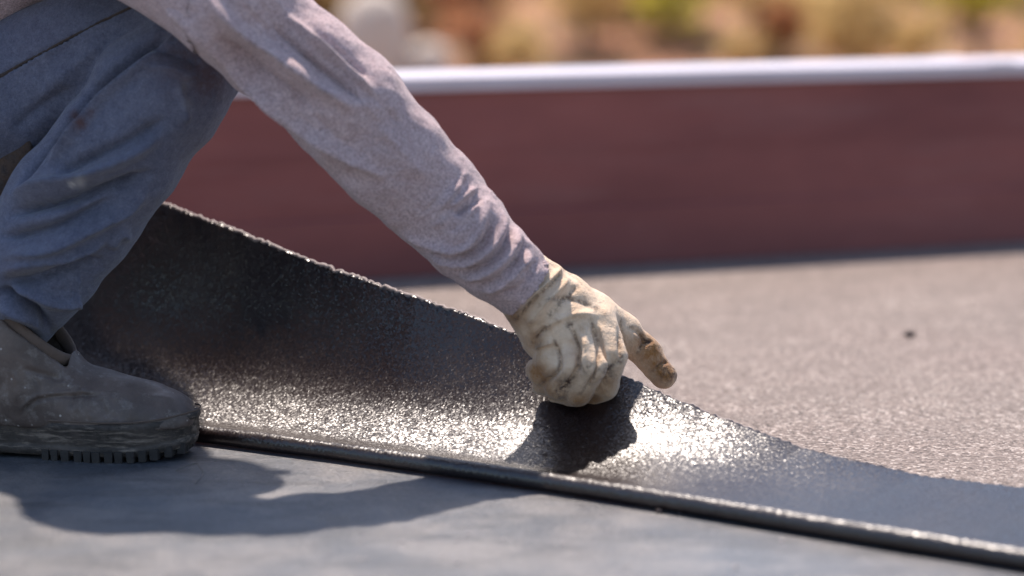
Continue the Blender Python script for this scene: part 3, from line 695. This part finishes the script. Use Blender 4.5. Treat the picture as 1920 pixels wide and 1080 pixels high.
toe = G(362, 856, .0); toe[2] = .004
toe = np.array((P(366, 800, 2.668)[0], 2.668, .004))
boot(person, toe, R(-7))
boot(person, np.array((-1.06, 2.92, .016)), R(4), False, R(60))

# ------------------------------------------------------------------ small debris
def crumb(px, py, r, mat, label, z=0.0, grp=None, flat=.6):
    c = G(px, py, z); bm_v = []; n = 7
    V = []; 
    for i in range(n):
        for j in range(n*2-2):
            a = math.pi*i/(n-1); b = 2*math.pi*j/(n*2-2); k = 1+random.uniform(-.18, .18)
            V.append((r*k*math.sin(a)*math.cos(b), r*k*.8*math.sin(a)*math.sin(b), r*flat*k*math.cos(a)+r*flat*.8))
    o = obj('crumb', V, grid_faces(n, n*2-2, close_v=True)[:, ::-1], mat, loc=tuple(c), smooth=False)
    tag(o, label, 'debris', grp)
crumb(1706, 632, .0085, CRUMB, 'single small dark lump lying on the pale deck right of the glove')
for x, y, r, z in ((1237, 962, .004, .004), (1262, 958, .0055, .004), (1300, 958, .003, .004), (1330, 968, .004, .004), (1275, 966, .003, .004), (1225, 955, .0025, .004)):
    crumb(x, y, r, CRUMB, 'tiny dark crumb of felt just in front of the rolled edge', z, 'dark felt crumbs in front of the rolled edge')
for i in range(14):
    crumb(random.uniform(30, 1500), random.uniform(1000, 1070), random.uniform(.0012, .0024), PALECRUMB, 'tiny pale grit fleck on the grey blue membrane in the foreground', .004, 'pale grit on the foreground membrane')
def thread(pts, r, name, label):
    c = bpy.data.curves.new(name, 'CURVE'); c.dimensions = '3D'; c.bevel_depth = r; sp = c.splines.new('BEZIER'); sp.bezier_points.add(len(pts)-1)
    for b, p in zip(sp.bezier_points, pts): b.co = p; b.handle_left_type = b.handle_right_type = 'AUTO'
    t = bpy.data.objects.new(name, c); COL.objects.link(t); dg = bpy.context.evaluated_depsgraph_get(); me = bpy.data.meshes.new_from_object(t.evaluated_get(dg)); bpy.data.objects.remove(t)
    o = bpy.data.objects.new(name, me); COL.objects.link(o); me.materials.append(WIRE); tag(o, label, 'wire')
thread([G(330, 882, .006), G(355, 872, .010), G(374, 876, .016), G(378, 894, .012), G(366, 908, .006)], .0006, 'wire', 'thin curled wire lying on the membrane by the boot toe')

# ------------------------------------------------------------------ far bank: shrubs, trees, boulders
def leaves(n, rad, size, seed):
    r = np.random.default_rng(seed); cl = r.normal(size=(9, 3)); cl /= np.linalg.norm(cl, axis=1)[:, None]; cl *= r.uniform(.3, .85, (9, 1))
    c = cl[r.integers(0, 9, n)]+r.normal(size=(n, 3))*.24; c *= rad; c[:, 2] += rad[2]*1.05
    a = r.normal(size=(n, 3)); a /= np.linalg.norm(a, axis=1)[:, None]; b = np.cross(a, r.normal(size=(n, 3))); b /= np.linalg.norm(b, axis=1)[:, None]
    s = size*r.uniform(.6, 1.3, (n, 1)); V = np.stack([c-a*s, c-b*s*.5, c+a*s, c+b*s*.5], 1).reshape(-1, 3)
    return V, np.arange(4*n).reshape(n, 4)
def plant(name, label, cat, px, py, Y, rpx, kind, seed, trunk=.0, n=900, squash=.9, group=None):
    c = P(px, py, Y); rr = rpx*Y/F_PX; gz = float(terr(c[0], c[1])); h = c[2]-gz
    root = empty(name, (c[0], c[1], gz)); tag(root, label, cat, group)
    rad = np.array((rr, rr, rr*squash)); base = max(h-rr*squash*1.05, 0)
    V, Q = leaves(n, rad, rr*.13, seed); V[:, 2] += base
    obj('crown', V, Q, LEAF[kind], root)
    # stem with limbs
    vs = []; fs = []
    def limb(a, b, ra, rb):
        a = Vector(a); b = Vector(b); q = (b-a).to_track_quat('Z', 'Y'); k = len(vs)
        for p, r in ((a, ra), (b, rb)):
            for i in range(6): vs.append(tuple(p+q@Vector((r*math.cos(i*math.pi/3), r*math.sin(i*math.pi/3), 0))))
        fs.extend([(k+i, k+(i+1) % 6, k+6+(i+1) % 6, k+6+i) for i in range(6)])
    t = base+rr*.5; limb((0, 0, -.1), (0, 0, t), rr*.12+.01, rr*.07); r = random.Random(seed)
    for _ in range(5): limb((0, 0, t*.8), (r.uniform(-.6, .6)*rr, r.uniform(-.6, .6)*rr, t+r.uniform(.2, .9)*rr), rr*.05, rr*.02)
    obj('trunk' if name.endswith('tree') else 'stem', vs, fs, BARK, root)
def boulder(label, px, py, Y, rpx, seed, zs=.8, ws=1.0):
    c = P(px, py, Y); rr = rpx*Y/F_PX; n = 12; V = []; r = np.random.default_rng(seed)
    for i in range(n):
        for j in range(18):
            a = math.pi*i/(n-1); b = 2*math.pi*j/18; V.append((math.sin(a)*math.cos(b), math.sin(a)*math.sin(b), math.cos(a)))
    V = np.array(V); V = V*(1+nz(V, 2.2, .12, seed)+nz(V, 5, .04, seed+1))[:, None]*np.array((rr*ws, rr, rr*zs))
    gz = float(terr(c[0], c[1])); hgt = c[2]-gz
    V[:, 2] = np.where(V[:, 2] < 0, V[:, 2]*max(1, (hgt+.2)/(rr*zs)), V[:, 2]); V[:, 2] += hgt
    o = obj('boulder', V, grid_faces(n, 18, close_v=True)[:, ::-1], STONE, loc=(c[0], c[1], gz)); tag(o, label, 'rock')
boulder('large pale rounded boulder on the red bank above the raised sleeve', 700, 42, 15, 62, 2, .95)
boulder('lower pale boulder beside the large one on the red bank', 800, 104, 15, 34, 5, .8, 1.3)
PL = [('shrub', 'ochre shrub behind the white cap right of the boulders', 'shrub', 975, 88, 15, 55, 'ochre'),
      ('shrub', 'dark rust coloured shrub between the boulders and the ochre shrub', 'shrub', 890, 60, 17, 60, 'rust'),
      ('shrub', 'rust coloured shrub rising behind the raised sleeve, leftmost on the bank', 'shrub', 600, 10, 17, 70, 'olive'),
      ('shrub', 'broad rust shrub in the middle of the bank', 'shrub', 1120, 30, 20, 95, 'rust'),
      ('shrub', 'small lime green shrub high on the middle of the bank', 'shrub', 1310, -20, 19, 60, 'lime'),
      ('shrub', 'small ochre shrub just above the cap right of the middle', 'shrub', 1385, 85, 16, 42, 'ochre'),
      ('shrub', 'rust shrub between two ochre shrubs right of the middle', 'shrub', 1470, 35, 18, 60, 'rust'),
      ('shrub', 'tall ochre shrub right of the rust shrub on the bank', 'shrub', 1590, 40, 17, 75, 'ochre'),
      ('shrub', 'pale ochre shrub close to the right side of the bank', 'shrub', 1715, 60, 17, 55, 'ochre'),
      ('tree', 'yellow green young tree at the top right of the bank', 'tree', 1840, -10, 18, 85, 'lime'),
      ('tree', 'lime green tree at the far right end of the bank', 'tree', 1985, -30, 21, 110, 'lime'),
      ('tree', 'yellow green tree behind the tall ochre shrub', 'tree', 1640, -70, 24, 95, 'lime')]
for i, q in enumerate(PL): plant(*q, 40+i)
# thicket further up and down the bank
r2 = random.Random(8)
hue = {'rust': 'rust brown', 'olive': 'dull olive', 'ochre': 'dry ochre', 'lime': 'yellow green'}
for i in range(92):
    px = r2.uniform(440, 1990); Y = r2.uniform(16, 34); py = r2.uniform(-60, 125)
    kind = r2.choice(['rust', 'rust', 'rust', 'olive', 'ochre', 'ochre'] if px < 1250 else ['ochre', 'ochre', 'ochre', 'lime', 'lime'])
    side = 'left' if px < 1250 else 'right'
    plant('shrub', 'out of focus %s shrub in the thicket on the %s half of the bank' % (hue[kind], side), 'shrub', px, py, Y, r2.uniform(50, 95)*18/Y+14, kind, 100+i, n=520,
          group='%s shrubs of the thicket, %s half' % (hue[kind], side))
